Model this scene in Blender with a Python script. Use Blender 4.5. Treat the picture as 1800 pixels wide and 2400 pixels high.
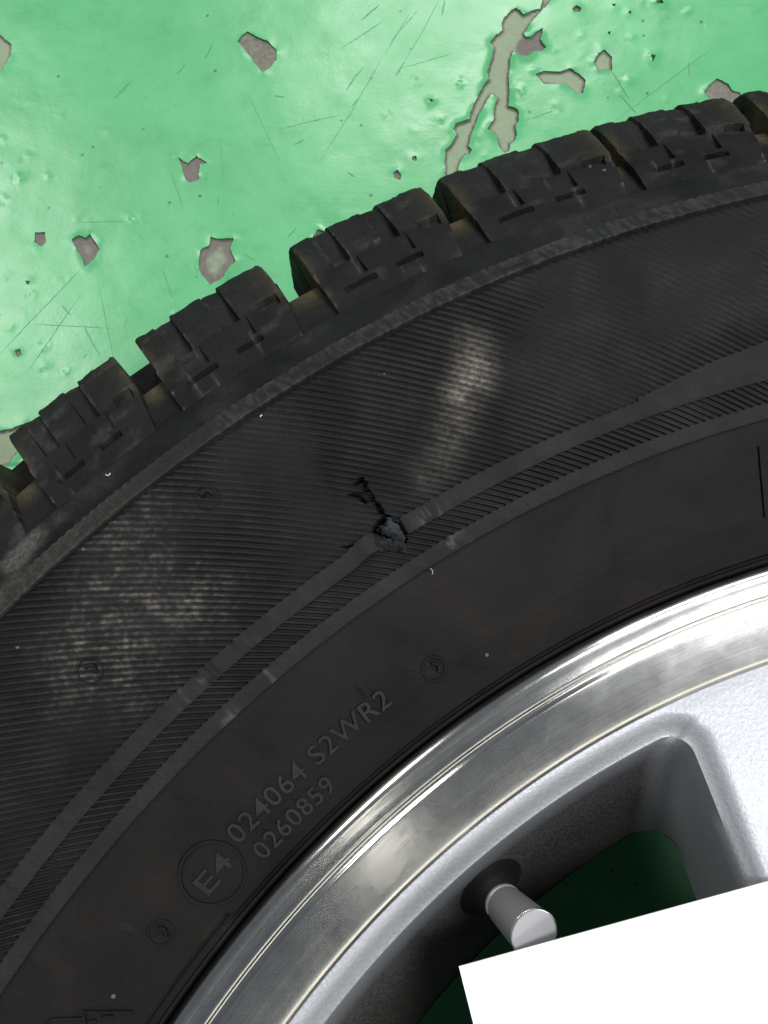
import bpy, bmesh, math, random
import numpy as np
from math import sin, cos, pi, radians, degrees, hypot, atan2, log
from mathutils import Vector, Matrix
from mathutils.geometry import delaunay_2d_cdt

for o in list(bpy.data.objects):
    bpy.data.objects.remove(o)
S = bpy.context.scene
C = S.collection
random.seed(4)
RNG = np.random.default_rng(4)

# ------------------------------------------------------------------ camera
cam = bpy.data.objects.new('camera', bpy.data.cameras.new('camera'))
C.objects.link(cam)
cam.data.sensor_fit = 'VERTICAL'
cam.data.sensor_height = 36
cam.data.lens = 33.0
cam.data.clip_start = 0.01
cam.data.clip_end = 50
cam.matrix_world = Matrix(((0.99999, 0.0, 0.0041888, -0.1492),
                           (0.0007878, 0.9821562, -0.1880654, 0.198),
                           (-0.004114, 0.188067, 0.9821476, 0.4082),
                           (0, 0, 0, 1)))
S.camera = cam
S.render.resolution_x, S.render.resolution_y = 768, 1024

# ------------------------------------------------------------------ light
S.view_settings.view_transform = 'Standard'
S.view_settings.look = 'None'
S.view_settings.exposure = 0.0
S.view_settings.gamma = 1.0
W = bpy.data.worlds.new('World')
S.world = W
W.use_nodes = True
W.node_tree.nodes['Background'].inputs[0].default_value = (0.80, 0.90, 1.0, 1)
W.node_tree.nodes['Background'].inputs[1].default_value = 0.19

def lamp(name, loc, aim, sx, sy, power, col, rot=0.0):
    l = bpy.data.lights.new(name, 'AREA')
    l.shape = 'RECTANGLE'
    l.size, l.size_y = sx, sy
    l.energy = power
    l.color = col
    o = bpy.data.objects.new(name, l)
    C.objects.link(o)
    d = Vector(aim) - Vector(loc)
    o.matrix_world = Matrix.Translation(loc) @ d.to_track_quat('-Z', 'Y').to_matrix().to_4x4() @ Matrix.Rotation(rot, 4, 'Z')
    return o
# the workshop's ceiling lamps, about three metres up
lamp('ceiling_lamp', (0.16, 3.0, 3.0), (-0.1, 0.3, 0), 1.3, 0.30, 56, (1.0, 0.98, 0.92), 0.5)
lamp('ceiling_lamp', (-1.75, 1.70, 3.0), (-0.2, 0.3, 0), 1.3, 0.30, 45, (1.0, 0.98, 0.92), 0.9)
lamp('ceiling_lamp', (1.15, 0.00, 3.0), (-0.1, 0.2, 0), 1.3, 0.45, 86, (0.97, 0.98, 1.0), 1.3)
lamp('ceiling_lamp', (0.97, -1.63, 3.0), (-0.15, 0.16, 0.2), 0.030, 0.4, 0.7, (1.0, 0.97, 0.88), 0.0)
# added warm fill light, low on the far side, to brighten the rim groove
lamp('added_groove_fill', (1.70, -2.50, 1.45), (-0.15, 0.15, 0.2), 2.8, 1.0, 24, (1.0, 0.95, 0.82))

CHIPS = [[[-72.5,536.6],[-74.1,528.8],[-76.6,528.4],[-79.2,527.4],[-82.3,525.5],[-86.0,529.4],[-88.2,528.4],[-91.7,524.5],[-93.3,521.1],[-93.1,516.8],[-96.6,513.9],[-99.3,509.2],[-97.6,506.8],[-98.6,501.1],[-101.0,494.0],[-100.3,489.7],[-103.5,485.5],[-107.0,478.0],[-109.6,472.0],[-110.1,468.3],[-116.8,466.0],[-117.9,463.2],[-116.3,460.0],[-118.6,455.9],[-122.0,451.8],[-122.2,446.8],[-121.9,442.3],[-122.4,436.9],[-120.9,435.5],[-118.0,437.3],[-116.6,439.5],[-114.2,447.2],[-112.1,449.5],[-110.0,450.0],[-109.1,452.2],[-110.8,454.1],[-109.0,460.9],[-105.9,469.2],[-101.6,478.0],[-99.0,482.0],[-96.5,479.4],[-98.3,473.8],[-98.4,468.3],[-101.7,463.2],[-100.6,462.3],[-97.8,460.4],[-95.4,452.7],[-93.4,450.6],[-91.3,451.7],[-90.6,455.4],[-88.7,456.8],[-87.4,460.0],[-87.9,465.0],[-86.4,467.3],[-86.4,472.9],[-88.3,474.3],[-91.2,475.2],[-90.6,482.2],[-90.6,490.6],[-89.7,500.6],[-87.9,504.8],[-84.6,502.4],[-81.2,502.0],[-78.2,504.8],[-73.9,505.3],[-71.8,506.9],[-74.6,511.5],[-72.9,518.2],[-75.3,516.8],[-79.2,512.9],[-81.8,512.9],[-82.6,514.9],[-78.1,522.1],[-73.2,527.9],[-67.0,535.1],[-66.5,536.6]],[[-346.3,516.3],[-339.9,515.1],[-333.8,509.9],[-333.9,503.5],[-337.3,495.4],[-340.6,491.9],[-346.6,494.2]],[[-218.1,516.6],[-213.5,513.4],[-207.7,510.8],[-203.7,506.4],[-203.5,500.7],[-206.3,496.9],[-210.1,493.7],[-214.2,498.8],[-218.9,505.8],[-223.1,510.9],[-220.9,514.7]],[[-249.6,448.7],[-244.8,445.6],[-240.6,449.6],[-235.4,445.6],[-239.1,445.0],[-239.2,437.2],[-242.8,435.6],[-245.6,437.2],[-247.6,444.4]],[[-315.3,410.3],[-310.4,410.2],[-309.9,404.7],[-311.8,403.1],[-315.3,405.3]],[[-297.7,406.4],[-294.5,408.4],[-291.2,407.0],[-289.1,409.1],[-284.3,401.7],[-286.7,395.9],[-290.3,392.4],[-291.8,396.5],[-295.1,401.1]],[[-232.4,407.5],[-228.0,406.3],[-221.5,406.9],[-223.0,401.6],[-220.3,395.2],[-223.8,391.2],[-226.3,386.6],[-232.1,383.7],[-236.1,388.9],[-237.6,393.5],[-236.8,401.1],[-232.8,403.4]],[[-181.9,411.2],[-178.7,409.8],[-176.5,408.0],[-179.1,404.5],[-183.5,404.3],[-184.6,407.4]],[[-77.8,492.8],[-73.5,494.6],[-65.6,494.0],[-61.0,495.9],[-56.1,492.8],[-53.2,489.0],[-55.1,481.7],[-58.2,482.1],[-63.6,487.1],[-73.7,487.5]],[[-49.1,499.0],[-46.6,504.1],[-43.2,506.0],[-40.0,502.2],[-40.3,494.6],[-47.1,494.2]],[[-58.5,528.5],[-56.4,530.4],[-53.9,528.7],[-54.8,526.5],[-57.7,526.5]],[[3.3,482.6],[5.8,486.4],[10.5,490.3],[15.9,487.0],[17.4,483.8],[21.2,482.6],[21.8,478.2],[16.3,476.4],[7.4,476.4]],[[-17.3,532.5],[-14.0,533.2],[-13.3,531.2],[-16.4,531.0]],[[-146.7,440.6],[-144.5,441.8],[-142.8,439.4],[-143.4,436.4],[-146.1,437.6]],[[-137.8,448.5],[-135.6,449.1],[-135.6,446.3],[-137.6,446.7]],[[-21.3,503.0],[-18.8,502.8],[-20.4,498.3]],[[-38.7,531.3],[-36.9,531.5],[-37.2,530.0],[-38.6,530.1]],[[-30.9,527.1],[-29.4,527.4],[-29.7,525.6],[-30.8,525.8]],[[-41.5,515.8],[-40.1,516.1],[-40.4,514.3],[-41.4,514.5]],[[-129.8,479.4],[-127.1,478.4],[-128.2,477.4]],[[-317.7,385.6],[-315.5,385.4],[-316.1,383.8],[-317.3,384.0]],[[-329.9,313.0],[-324.2,313.4],[-319.6,314.2],[-316.0,315.8],[-310.6,317.8],[-308.7,313.4],[-319.1,297.6],[-328.5,295.6]],[[-320.1,351.5],[-317.8,352.3],[-316.8,349.4],[-318.6,348.2]]]
DENTS = [[-322.4,447.6],[-310.2,439.1],[-284.0,463.4],[-334.3,457.3],[-268.8,417.5],[-309.7,472.1],[-331.4,427.1],[-313.7,402.3],[-325.5,437.3],[-295.0,417.0],[-320.5,451.2],[-238.3,390.6],[-301.3,386.7],[-208.6,501.9],[-53.6,513.0],[-41.1,515.6],[-30.5,511.1],[-20.8,502.1],[-129.3,479.2],[-37.5,482.1],[-136.7,450.3],[-86.1,482.8],[-66.3,505.4],[-102.4,450.8],[-79.1,494.1],[-150.5,471.8],[-135.4,489.2],[-124.4,468.0],[-136.6,464.9],[-106.7,458.2],[-23.2,531.6],[-2.9,527.7],[-46.0,505.4],[-71.8,513.1],[-33.3,488.9],[-54.0,502.8],[-114.0,489.1],[-68.5,474.1],[-318.3,351.5],[-307.7,353.9],[-305.9,342.6],[-316.8,370.6],[-297.1,341.6],[-322.1,362.2],[-248.6,370.1],[-15.2,477.4],[3.8,519.2],[-315.4,379.0],[-325.9,387.5]]
SCRATCHES = [[[-123.7,534.5],[-131.8,517.1],[-141.0,500.3]],[[-141.0,499.9],[-145.5,491.7]],[[-121.2,533.8],[-122.6,524.8]],[[-235.2,509.6],[-237.0,505.2],[-238.6,501.4]],[[-273.7,490.1],[-277.4,485.7],[-281.6,480.1]],[[-229.8,457.2],[-228.3,447.4],[-227.5,440.2],[-228.8,434.2]],[[-252.3,440.2],[-249.2,431.8],[-246.1,423.4]],[[-254.0,391.2],[-251.9,384.9],[-249.4,377.4]],[[-161.1,496.8],[-165.1,491.7],[-169.5,484.2]],[[-151.6,503.1],[-166.6,473.0],[-181.9,446.1]],[[-202.1,463.2],[-186.6,467.5],[-171.1,471.2]],[[-163.9,479.5],[-166.6,475.5]],[[-192.3,412.1],[-196.5,406.9]],[[-218.4,485.6],[-210.0,466.9],[-200.7,446.2]],[[-248.1,498.9],[-251.8,493.2]],[[-194.2,455.3],[-189.3,457.9]],[[-168.6,440.7],[-164.7,438.3]],[[-203.7,481.5],[-199.2,480.5]],[[-229.7,423.4],[-229.3,428.2]],[[-217.0,399.3],[-212.0,395.8]],[[-222.2,420.4],[-221.9,417.5]],[[-266.2,408.7],[-263.9,406.4]],[[-296.0,415.2],[-270.9,415.8]],[[-37.5,482.1],[-29.6,471.5]],[[-40.3,494.0],[-32.6,479.0]],[[10.6,507.8],[-39.8,467.8]],[[-3.0,498.9],[-2.9,491.4]],[[-1.5,477.0],[3.8,481.4]],[[-289.7,364.3],[-285.3,356.0],[-280.9,348.8]],[[-300.2,373.7],[-295.9,368.5]],[[-314.5,339.6],[-291.6,379.0]],[[-327.0,349.8],[-288.6,396.0]],[[-312.4,364.3],[-276.8,362.2]],[[-273.8,343.6],[-284.0,385.3]],[[-286.9,349.8],[-288.5,347.7]],[[-148.9,509.4],[-134.0,528.7]],[[-151.1,503.1],[-138.6,526.1]],[[-144.4,495.5],[-117.2,504.3]],[[-151.0,522.2],[-172.5,506.9]],[[-153.3,531.3],[-162.4,522.3]],[[-88.8,465.5],[-66.3,474.1]]]
CRACKS = [ [[0.2835,122.78],[0.2805,122.79],[0.2782,122.72],[0.2766,122.66],[0.2765,123.01],[0.2758,123.36],[0.2751,123.62]],[[0.286,122.71],[0.2857,123.0]],[[0.286,122.71],[0.2835,122.78]],[[0.2845,123.46],[0.2833,123.19],[0.2814,123.09]],[[0.2764,124.91],[0.2755,124.44],[0.2748,124.02]] ]
PIT = [[0.2766,122.66],[0.2768,122.97],[0.276,123.4],[0.2751,123.62],[0.2729,123.11],[0.2704,122.59],[0.2709,122.43],[0.2741,122.36]]
FLAP = [[0.2758,123.36],[0.2761,123.05],[0.2768,122.71],[0.2759,122.37],[0.2734,122.45],[0.2713,122.47],[0.2708,122.61],[0.2726,123.01],[0.2745,123.22]]
FLAP2 = [[0.275,123.67],[0.2742,123.32],[0.2724,123.04],[0.2708,122.61],[0.2685,122.71],[0.2686,122.84],[0.2701,123.1],[0.2717,123.67],[0.2736,123.93]]
PANEL = [[0.2758,110.9],[0.276,110.34],[0.277,108.81],[0.2782,107.15],[0.2788,105.55],[0.2796,104.34]]
VENTS = [[0.3006,128.1],[0.2895,135.76],[0.2461,124.59],[0.2459,141.96]]
BAR = [[0.2587,105.9],[0.2523,106.14],[0.2444,106.4]]
FRAME = [[[0.2413,145.47],[0.249,146.45],[0.2469,147.06]],[[0.2484,146.68],[0.2533,147.34],[0.2535,147.69]],[[0.2472,146.68],[0.2462,146.51]],[[0.2456,146.31],[0.2441,146.02]]]

# ------------------------------------------------------------------ helpers
def tag(o, label=None, cat=None, group=None, kind=None):
    if label: o['label'] = label
    if cat: o['category'] = cat
    if group: o['group'] = group
    if kind: o['kind'] = kind
    return o

def obj(name, verts, faces, mat=None, parent=None, smooth=True, sharp=None, attrs=None):
    me = bpy.data.meshes.new(name)
    me.from_pydata([tuple(map(float, v)) for v in verts], [], [tuple(map(int, f)) for f in faces])
    if mat: me.materials.append(mat)
    for k, a in (attrs or {}).items():
        at_ = me.attributes.new(k, 'FLOAT', 'POINT')
        at_.data.foreach_set('value', np.asarray(a, np.float32))
    me.update()
    if smooth:
        me.polygons.foreach_set('use_smooth', [True] * len(me.polygons))
        if sharp: me.set_sharp_from_angle(angle=radians(sharp))
    o = bpy.data.objects.new(name, me)
    C.objects.link(o)
    if parent: o.parent = parent
    return o

def grid_faces(n, m, wrap=False):
    """n rows (first index) by m columns; wrap joins the last row to the first"""
    i = np.arange(n if wrap else n - 1)[:, None]
    j = np.arange(m - 1)[None, :]
    a = i * m + j
    b = ((i + 1) % n) * m + j
    return np.stack([a, b, b + 1, a + 1], -1).reshape(-1, 4)

def vnoise(x, y, seed=0):
    xi, yi = np.floor(x), np.floor(y)
    fx, fy = x - xi, y - yi
    fx = fx * fx * (3 - 2 * fx); fy = fy * fy * (3 - 2 * fy)
    def h(a, b):
        t = np.sin(a * 127.1 + b * 311.7 + seed * 74.7) * 43758.5453
        return t - np.floor(t)
    return (h(xi, yi) * (1 - fx) + h(xi + 1, yi) * fx) * (1 - fy) + (h(xi, yi + 1) * (1 - fx) + h(xi + 1, yi + 1) * fx) * fy

def fbm(x, y, seed=0, o=3):
    s = 0; a = .5; t = 0
    for k in range(o):
        s = s + a * vnoise(x * 2 ** k, y * 2 ** k, seed + k); t += a; a *= .5
    return s / t

def sstep(x, a, b):
    t = np.clip((x - a) / (b - a), 0, 1)
    return t * t * (3 - 2 * t)

def segdist(px, py, A, B):
    """smallest distance from points to a set of segments A->B"""
    best = np.full(px.shape, 1e9)
    for (ax, ay), (bx, by) in zip(A, B):
        dx, dy = bx - ax, by - ay
        L = dx * dx + dy * dy + 1e-18
        t = np.clip(((px - ax) * dx + (py - ay) * dy) / L, 0, 1)
        best = np.minimum(best, np.hypot(px - ax - t * dx, py - ay - t * dy))
    return best

def inside(px, py, P):
    r = np.zeros(px.shape, bool)
    n = len(P)
    for i in range(n):
        x1, y1 = P[i]; x2, y2 = P[(i + 1) % n]
        if y1 == y2: continue
        c = ((y1 > py) != (y2 > py)) & (px < (x2 - x1) * (py - y1) / (y2 - y1) + x1)
        r ^= c
    return r

# ------------------------------------------------------------------ materials
class Mat:
    def __init__(s, name, base=(.5, .5, .5), rough=.5, metal=0.0, spec=.5):
        s.m = bpy.data.materials.new(name); s.m.use_nodes = True
        s.t = s.m.node_tree; s.b = s.t.nodes['Principled BSDF']
        s.set('Base Color', (*base, 1)); s.set('Roughness', rough); s.set('Metallic', metal); s.set('Specular IOR Level', spec)
    def n(s, typ, **kw):
        x = s.t.nodes.new(typ)
        for k, v in kw.items():
            if k in x.inputs: x.inputs[k].default_value = v
            else: setattr(x, k, v)
        return x
    def set(s, k, v): s.b.inputs[k].default_value = v
    def l(s, a, b): s.t.links.new(a, b)
    def coord(s):
        return s.n('ShaderNodeTexCoord').outputs['Object']
    def noise(s, scale, detail=3, rough=.5, vec=None, dist=0.0):
        x = s.n('ShaderNodeTexNoise', Scale=scale, Detail=detail, Roughness=rough, Distortion=dist)
        s.l(vec or s.coord(), x.inputs['Vector'])
        return x.outputs['Fac']
    def ramp(s, fac, stops, interp='LINEAR'):
        x = s.n('ShaderNodeValToRGB'); r = x.color_ramp; r.interpolation = interp
        while len(r.elements) < len(stops): r.elements.new(.5)
        for e, (p, c) in zip(r.elements, stops):
            e.position = p; e.color = (*c, 1) if len(c) == 3 else c
        s.l(fac, x.inputs[0]); return x.outputs[0]
    def mix(s, fac, a, b, mode='MIX'):
        x = s.n('ShaderNodeMix', data_type='RGBA', blend_type=mode)
        for sock, v in ((x.inputs[0], fac), (x.inputs[6], a), (x.inputs[7], b)):
            if hasattr(v, 'is_output'): s.l(v, sock)
            elif isinstance(v, (int, float)): sock.default_value = v
            else: sock.default_value = (*v, 1)
        return x.outputs[2]
    def math(s, op, a, b=0.0, clamp=False):
        x = s.n('ShaderNodeMath', operation=op, use_clamp=clamp)
        for sock, v in ((x.inputs[0], a), (x.inputs[1], b)):
            if hasattr(v, 'is_output'): s.l(v, sock)
            else: sock.default_value = v
        return x.outputs[0]
    def attr(s, name):
        return s.n('ShaderNodeAttribute', attribute_name=name).outputs['Fac']
    def bump(s, h, strength=.3, dist=.001, prev=None):
        x = s.n('ShaderNodeBump', Strength=strength, Distance=dist)
        s.l(h, x.inputs['Height'])
        if prev: s.l(prev, x.inputs['Normal'])
        s.l(x.outputs[0], s.b.inputs['Normal']); return x.outputs[0]

def specks(M, scale, thr):
    v = M.n('ShaderNodeTexVoronoi', Scale=scale); M.l(M.coord(), v.inputs['Vector'])
    sep = M.n('ShaderNodeSeparateColor'); M.l(v.outputs['Color'], sep.inputs[0])
    few = M.math('GREATER_THAN', sep.outputs[0], thr)
    near = M.math('LESS_THAN', v.outputs['Distance'], .18)
    return M.math('MULTIPLY', few, near)

def rubber(name, base, base2, rough, bumpk=.35, dustc=(.225, .205, .175)):
    M = Mat(name, base, rough, spec=.11)
    a = M.noise(55, 4, .6)
    col = M.mix(M.ramp(a, [(.35, (0, 0, 0)), (.65, (1, 1, 1))]), base, base2)
    fine = M.noise(1400, 3, .7)
    dn = M.math('MULTIPLY', M.attr('dust'), M.ramp(M.noise(900, 2, .7), [(.3, (.25, .25, .25)), (.7, (1, 1, 1))]))
    col = M.mix(dn, col, dustc)
    mud = M.math('MULTIPLY', M.attr('mud'), M.ramp(M.noise(420, 3, .65), [(.25, (.45, .45, .45)), (.6, (1, 1, 1))]))
    col = M.mix(mud, col, (.075, .062, .036))
    col = M.mix(specks(M, 420, .994), col, (.09, .09, .088))
    M.l(col, M.b.inputs['Base Color'])
    b = M.bump(fine, bumpk, .0004)
    M.bump(M.noise(220, 3, .6), bumpk * .5, .0012, b)
    r = M.ramp(M.noise(90, 3), [(.3, (rough - .08,) * 3), (.7, (min(1, rough + .1),) * 3)])
    M.l(r, M.b.inputs['Roughness'])
    return M.m
m_rubber = rubber('tyre_rubber', (.0062, .0065, .0074), (.0105, .0108, .0116), .60)
m_tread = rubber('tread_rubber', (.0072, .0074, .0078), (.0140, .0142, .0145), .72, .9, (.17, .165, .155))
m_ridge = rubber('ridge_rubber', (.0128, .0132, .0140), (.0185, .0188, .0195), .62, .6)
m_letter = rubber('lettering_rubber', (.0150, .0148, .0145), (.0240, .0232, .0222), .5, .3)
m_torn = rubber('torn_rubber', (.016, .019, .022), (.040, .046, .052), .65, 1.0)

def mk_bead():
    M = Mat('bead_rubber', (.02, .018, .017), .58, spec=.11)
    a = M.noise(38, 5, .6, dist=.6)
    col = M.ramp(a, [(.36, (.0042, .0041, .0043)), (.45, (.0074, .0068, .0064)), (.54, (.0086, .0077, .0071)), (.62, (.0118, .0102, .0091))])
    col = M.mix(specks(M, 420, .994), col, (.09, .09, .088))
    M.l(col, M.b.inputs['Base Color'])
    M.bump(M.noise(1400, 3, .7), .3, .0004)
    return M.m

def mk_film():
    M = Mat('green_floor_paint', (.07, .42, .18), .34, spec=.5)
    a = M.noise(9, 4, .55)
    col = M.ramp(a, [(.3, (.078, .370, .150)), (.7, (.100, .410, .178))])
    st = M.ramp(M.noise(60, 5, .7), [(.52, (1, 1, 1)), (.75, (.72, .82, .74))])
    col = M.mix(1.0, col, st, 'MULTIPLY')
    # fine scuffs, long in one direction
    mp = M.n('ShaderNodeMapping'); M.l(M.coord(), mp.inputs[0]); mp.inputs['Rotation'].default_value = (0, 0, -.95); mp.inputs['Scale'].default_value = (14, 420, 1)
    sc = M.noise(1, 3, .6, vec=mp.outputs[0])
    col = M.mix(M.ramp(sc, [(.68, (0, 0, 0)), (.78, (.28, .28, .28))]), col, (.035, .20, .09))
    col = M.mix(1.0, col, M.ramp(M.noise(13, 5, .65), [(.35, (.88, .90, .88)), (.6, (1, 1, 1))]), 'MULTIPLY')
    col = M.mix(specks(M, 210, .965), col, (.04, .16, .08))
    M.l(col, M.b.inputs['Base Color'])
    M.l(M.ramp(M.noise(26, 4, .6), [(.3, (.26,) * 3), (.7, (.36,) * 3)]), M.b.inputs['Roughness'])
    b = M.bump(M.noise(75, 3, .5), .16, .0009)
    b = M.bump(sc, .05, .0004, b)
    M.bump(M.noise(600, 2, .6), .06, .0003, b)
    return M.m

def mk_patch():
    M = Mat('bare_concrete', (.1, .09, .08), .7, spec=.3)
    e = M.math('ADD', M.attr('inner'), M.math('MULTIPLY', M.math('SUBTRACT', M.noise(500, 3, .6), .5), .9))
    ring = M.mix(M.noise(330, 4, .7), (.100, .088, .080), (.195, .176, .155))
    inn = M.mix(M.noise(200, 4, .7), (.19, .25, .165), (.28, .34, .225))
    col = M.mix(M.ramp(e, [(.2, (0, 0, 0)), (.9, (1, 1, 1))]), ring, inn)
    M.l(col, M.b.inputs['Base Color'])
    M.bump(M.noise(700, 4, .7), .5, .0006)
    return M.m

def mk_metal(name, col, rough, aniso=.0, fine=True):
    M = Mat(name, col, rough, 1.0)
    if aniso:
        M.set('Anisotropic', aniso); M.set('Anisotropic Rotation', .25)
        tg = M.n('ShaderNodeTangent', direction_type='RADIAL', axis='Z')
        M.l(tg.outputs[0], M.b.inputs['Tangent'])
    if fine:
        # lathe-turned rings and small marks
        sep = M.n('ShaderNodeSeparateXYZ'); M.l(M.coord(), sep.inputs[0])
        rr = M.math('POWER', M.math('ADD', M.math('POWER', sep.outputs[0], 2), M.math('POWER', sep.outputs[1], 2)), .5)
        cb = M.n('ShaderNodeCombineXYZ'); M.l(M.math('MULTIPLY', rr, 5200), cb.inputs[0])
        M.l(M.math('MULTIPLY', sep.outputs[0], 4), cb.inputs[1]); M.l(M.math('MULTIPLY', sep.outputs[1], 4), cb.inputs[2])
        ring = M.noise(1, 2, .6, vec=cb.outputs[0])
        M.bump(ring, .06, .0002)
        c2 = M.mix(M.ramp(M.noise(160, 4, .7), [(.4, (0, 0, 0)), (.75, (1, 1, 1))]), col, tuple(v * .82 for v in col))
        c2 = M.mix(M.ramp(ring, [(.35, (0, 0, 0)), (.7, (1, 1, 1))]), c2, M.mix(1.0, c2, (.78, .78, .79), 'MULTIPLY'))
        M.l(c2, M.b.inputs['Base Color'])
        M.l(M.ramp(M.noise(70, 4, .7), [(.3, (rough - .02,) * 3), (.7, (rough + .03,) * 3)]), M.b.inputs['Roughness'])
    return M.m

def mk_cast():
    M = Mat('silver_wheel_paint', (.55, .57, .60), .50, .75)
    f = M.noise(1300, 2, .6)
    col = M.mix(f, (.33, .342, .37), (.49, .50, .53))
    o = M.math('ADD', M.attr('bare_shade'), M.math('MULTIPLY', M.math('SUBTRACT', M.noise(1500, 2, .8), .5), .28), True)  # dark overspray on the barrel wall, plus painted shade on the ring strip
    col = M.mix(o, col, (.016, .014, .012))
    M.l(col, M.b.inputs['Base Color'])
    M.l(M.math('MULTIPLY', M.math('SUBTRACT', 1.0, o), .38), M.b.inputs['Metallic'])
    M.bump(f, .26, .0005)
    return M.m

m_bead = mk_bead(); m_film = mk_film(); m_patch = mk_patch()
m_lip = mk_metal('machined_alloy', (.57, .565, .545), .165, .93)
m_cast = mk_cast()
M = Mat('barrel_primer', (.022, .020, .019), .8, .0, .2); M.bump(M.noise(500, 3), .1, .0005); m_barrel = M.m
M = Mat('valve_rubber', (.006, .006, .006), .6, spec=.12); m_boot = M.m
M = Mat('valve_cap_metal', (.44, .44, .46), .36, .6); M.bump(M.noise(900, 2), .1, .0002); m_cap = M.m
M = Mat('chamfer_metal', (.85, .85, .87), .2, 1.0); m_cham = M.m
M = Mat('added_card_white', (.88, .885, .89), .75, spec=.2); M.bump(M.noise(900, 3), .05, .0002); m_card = M.m
M = Mat('dark_scratch', (.062, .285, .13), .5); m_scr = M.m
M = Mat('pale_fibre', (.75, .75, .72), .7); m_lint = M.m
M = Mat('grey_concrete', (.22, .21, .19), .85); M.bump(M.noise(120, 4), .4, .002); m_conc = M.m

# ------------------------------------------------------------------ the floor
fl = obj('floor', [(-4, -4, -.004), (4, -4, -.004), (4, 4, -.004), (-4, 4, -.004)], [(0, 1, 2, 3)], m_conc, smooth=False)
tag(fl, kind='structure')
chips = []
for k, c in enumerate(CHIPS):
    P = [(x / 1000, y / 1000) for x, y in c]
    out = []
    for i in range(len(P)):
        a, b = P[i], P[(i + 1) % len(P)]
        L = hypot(b[0] - a[0], b[1] - a[1]); n = max(1, int(L / .0011))
        for j in range(n):
            t = j / n
            jit = 0 if j == 0 else .00022
            out.append((a[0] + (b[0] - a[0]) * t + random.uniform(-jit, jit), a[1] + (b[1] - a[1]) * t + random.uniform(-jit, jit)))
    chips.append(out)

def film_z(x, y):
    z = (fbm(x * 22, y * 22, 3) - .5) * .0012 + (fbm(x * 90, y * 90, 9) - .5) * .00016
    wx = (fbm(x * 260, y * 260, 33) - .5) * .0042; wy = (fbm(x * 260, y * 260, 37) - .5) * .0042
    for k, (dx, dy) in enumerate(DENTS):
        ddx, ddy = x - dx / 1000, y - dy / 1000
        a = (k * 2.4) % 6.28
        ddx = ddx + wx; ddy = ddy + wy
        u, v = ddx * cos(a) + ddy * sin(a), -ddx * sin(a) + ddy * cos(a)
        s = .0010 + .0012 * ((k * .37) % 1)
        amp = .00025 + .0006 * ((k * .61) % 1) ** 2
        g = np.exp(-(u * u + (v * 1.5) ** 2) / (2 * s * s))
        z = z + amp * g * np.where(u > 0, 1.0, .25) - amp * .9 * np.exp(-((u + .0006) ** 2 + v * v) / (2 * .0007 ** 2))
    return z

def edge_lift(d, x, y):
    return .00075 * np.exp(-d / .0016) * sstep(fbm(x * 110, y * 110, 21), .35, .75)

def make_film():
    gx = np.arange(-.40, .115, .0016); gy = np.arange(.30, .60, .0016)
    X, Y = np.meshgrid(gx, gy); X = X.ravel(); Y = Y.ravel()
    X = X + RNG.uniform(-.0004, .0004, X.shape); Y = Y + RNG.uniform(-.0004, .0004, Y.shape)
    keep = np.hypot(X, Y) > .325
    keep &= ~((X > -.2) & (Y > .545)) & ~((X < -.36) & (Y < .30))
    X, Y = X[keep], Y[keep]
    A = [p for c in chips for p in c]; B = [c[(i + 1) % len(c)] for c in chips for i in range(len(c))]
    d = segdist(X, Y, A, B)
    keep = d > .0007
    X, Y = X[keep], Y[keep]
    verts = list(zip(X.tolist(), Y.tolist()))
    edges = []
    for c in chips:
        b = len(verts); verts += c
        edges += [(b + i, b + (i + 1) % len(c)) for i in range(len(c))]
    for cx, cy in ((-4, -4), (4, -4), (4, 4), (-4, 4)): verts.append((cx, cy))
    ov, oe, of, _, _, _ = delaunay_2d_cdt([Vector(v) for v in verts], edges, [], 0, 1e-7)
    V = np.array([(v.x, v.y) for v in ov]); F = np.array([f for f in of])
    cen = V[F].mean(1)
    hole = np.zeros(len(F), bool)
    for c in chips: hole |= inside(cen[:, 0], cen[:, 1], c)
    F = F[~hole]
    d = segdist(V[:, 0], V[:, 1], A, B)
    big = (np.abs(V[:, 0]) > 3)
    z = film_z(V[:, 0], V[:, 1]) + edge_lift(d, V[:, 0], V[:, 1])
    z[big] = 0
    V3 = np.c_[V, z]
    # the film's cut edges go down to the layer beneath
    from collections import Counter
    cnt = Counter()
    for f in F:
        for i in range(3):
            a, b = int(f[i]), int(f[(i + 1) % 3]); cnt[(min(a, b), max(a, b))] += 1
    bd = [(int(f[i]), int(f[(i + 1) % 3])) for f in F for i in range(3)
          if cnt[(min(int(f[i]), int(f[(i + 1) % 3])), max(int(f[i]), int(f[(i + 1) % 3])))] == 1]
    bd = [(a, b) for a, b in bd if abs(V[a, 0]) < 3]
    base = len(V3); low = {}; extra = []; walls = []
    for a, b in bd:
        for k in (a, b, ):
            for key in ((k, 't'), (k, 'b')):
                if key not in low:
                    low[key] = base + len(extra)
                    extra.append((V3[k, 0], V3[k, 1], V3[k, 2] if key[1] == 't' else -.0022))
        walls.append((low[(b, 't')], low[(a, 't')], low[(a, 'b')], low[(b, 'b')]))
    allv = [tuple(v) for v in V3] + extra
    return obj('paint_film', allv, [tuple(f) for f in F] + walls, m_film, fl)
make_film()

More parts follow.
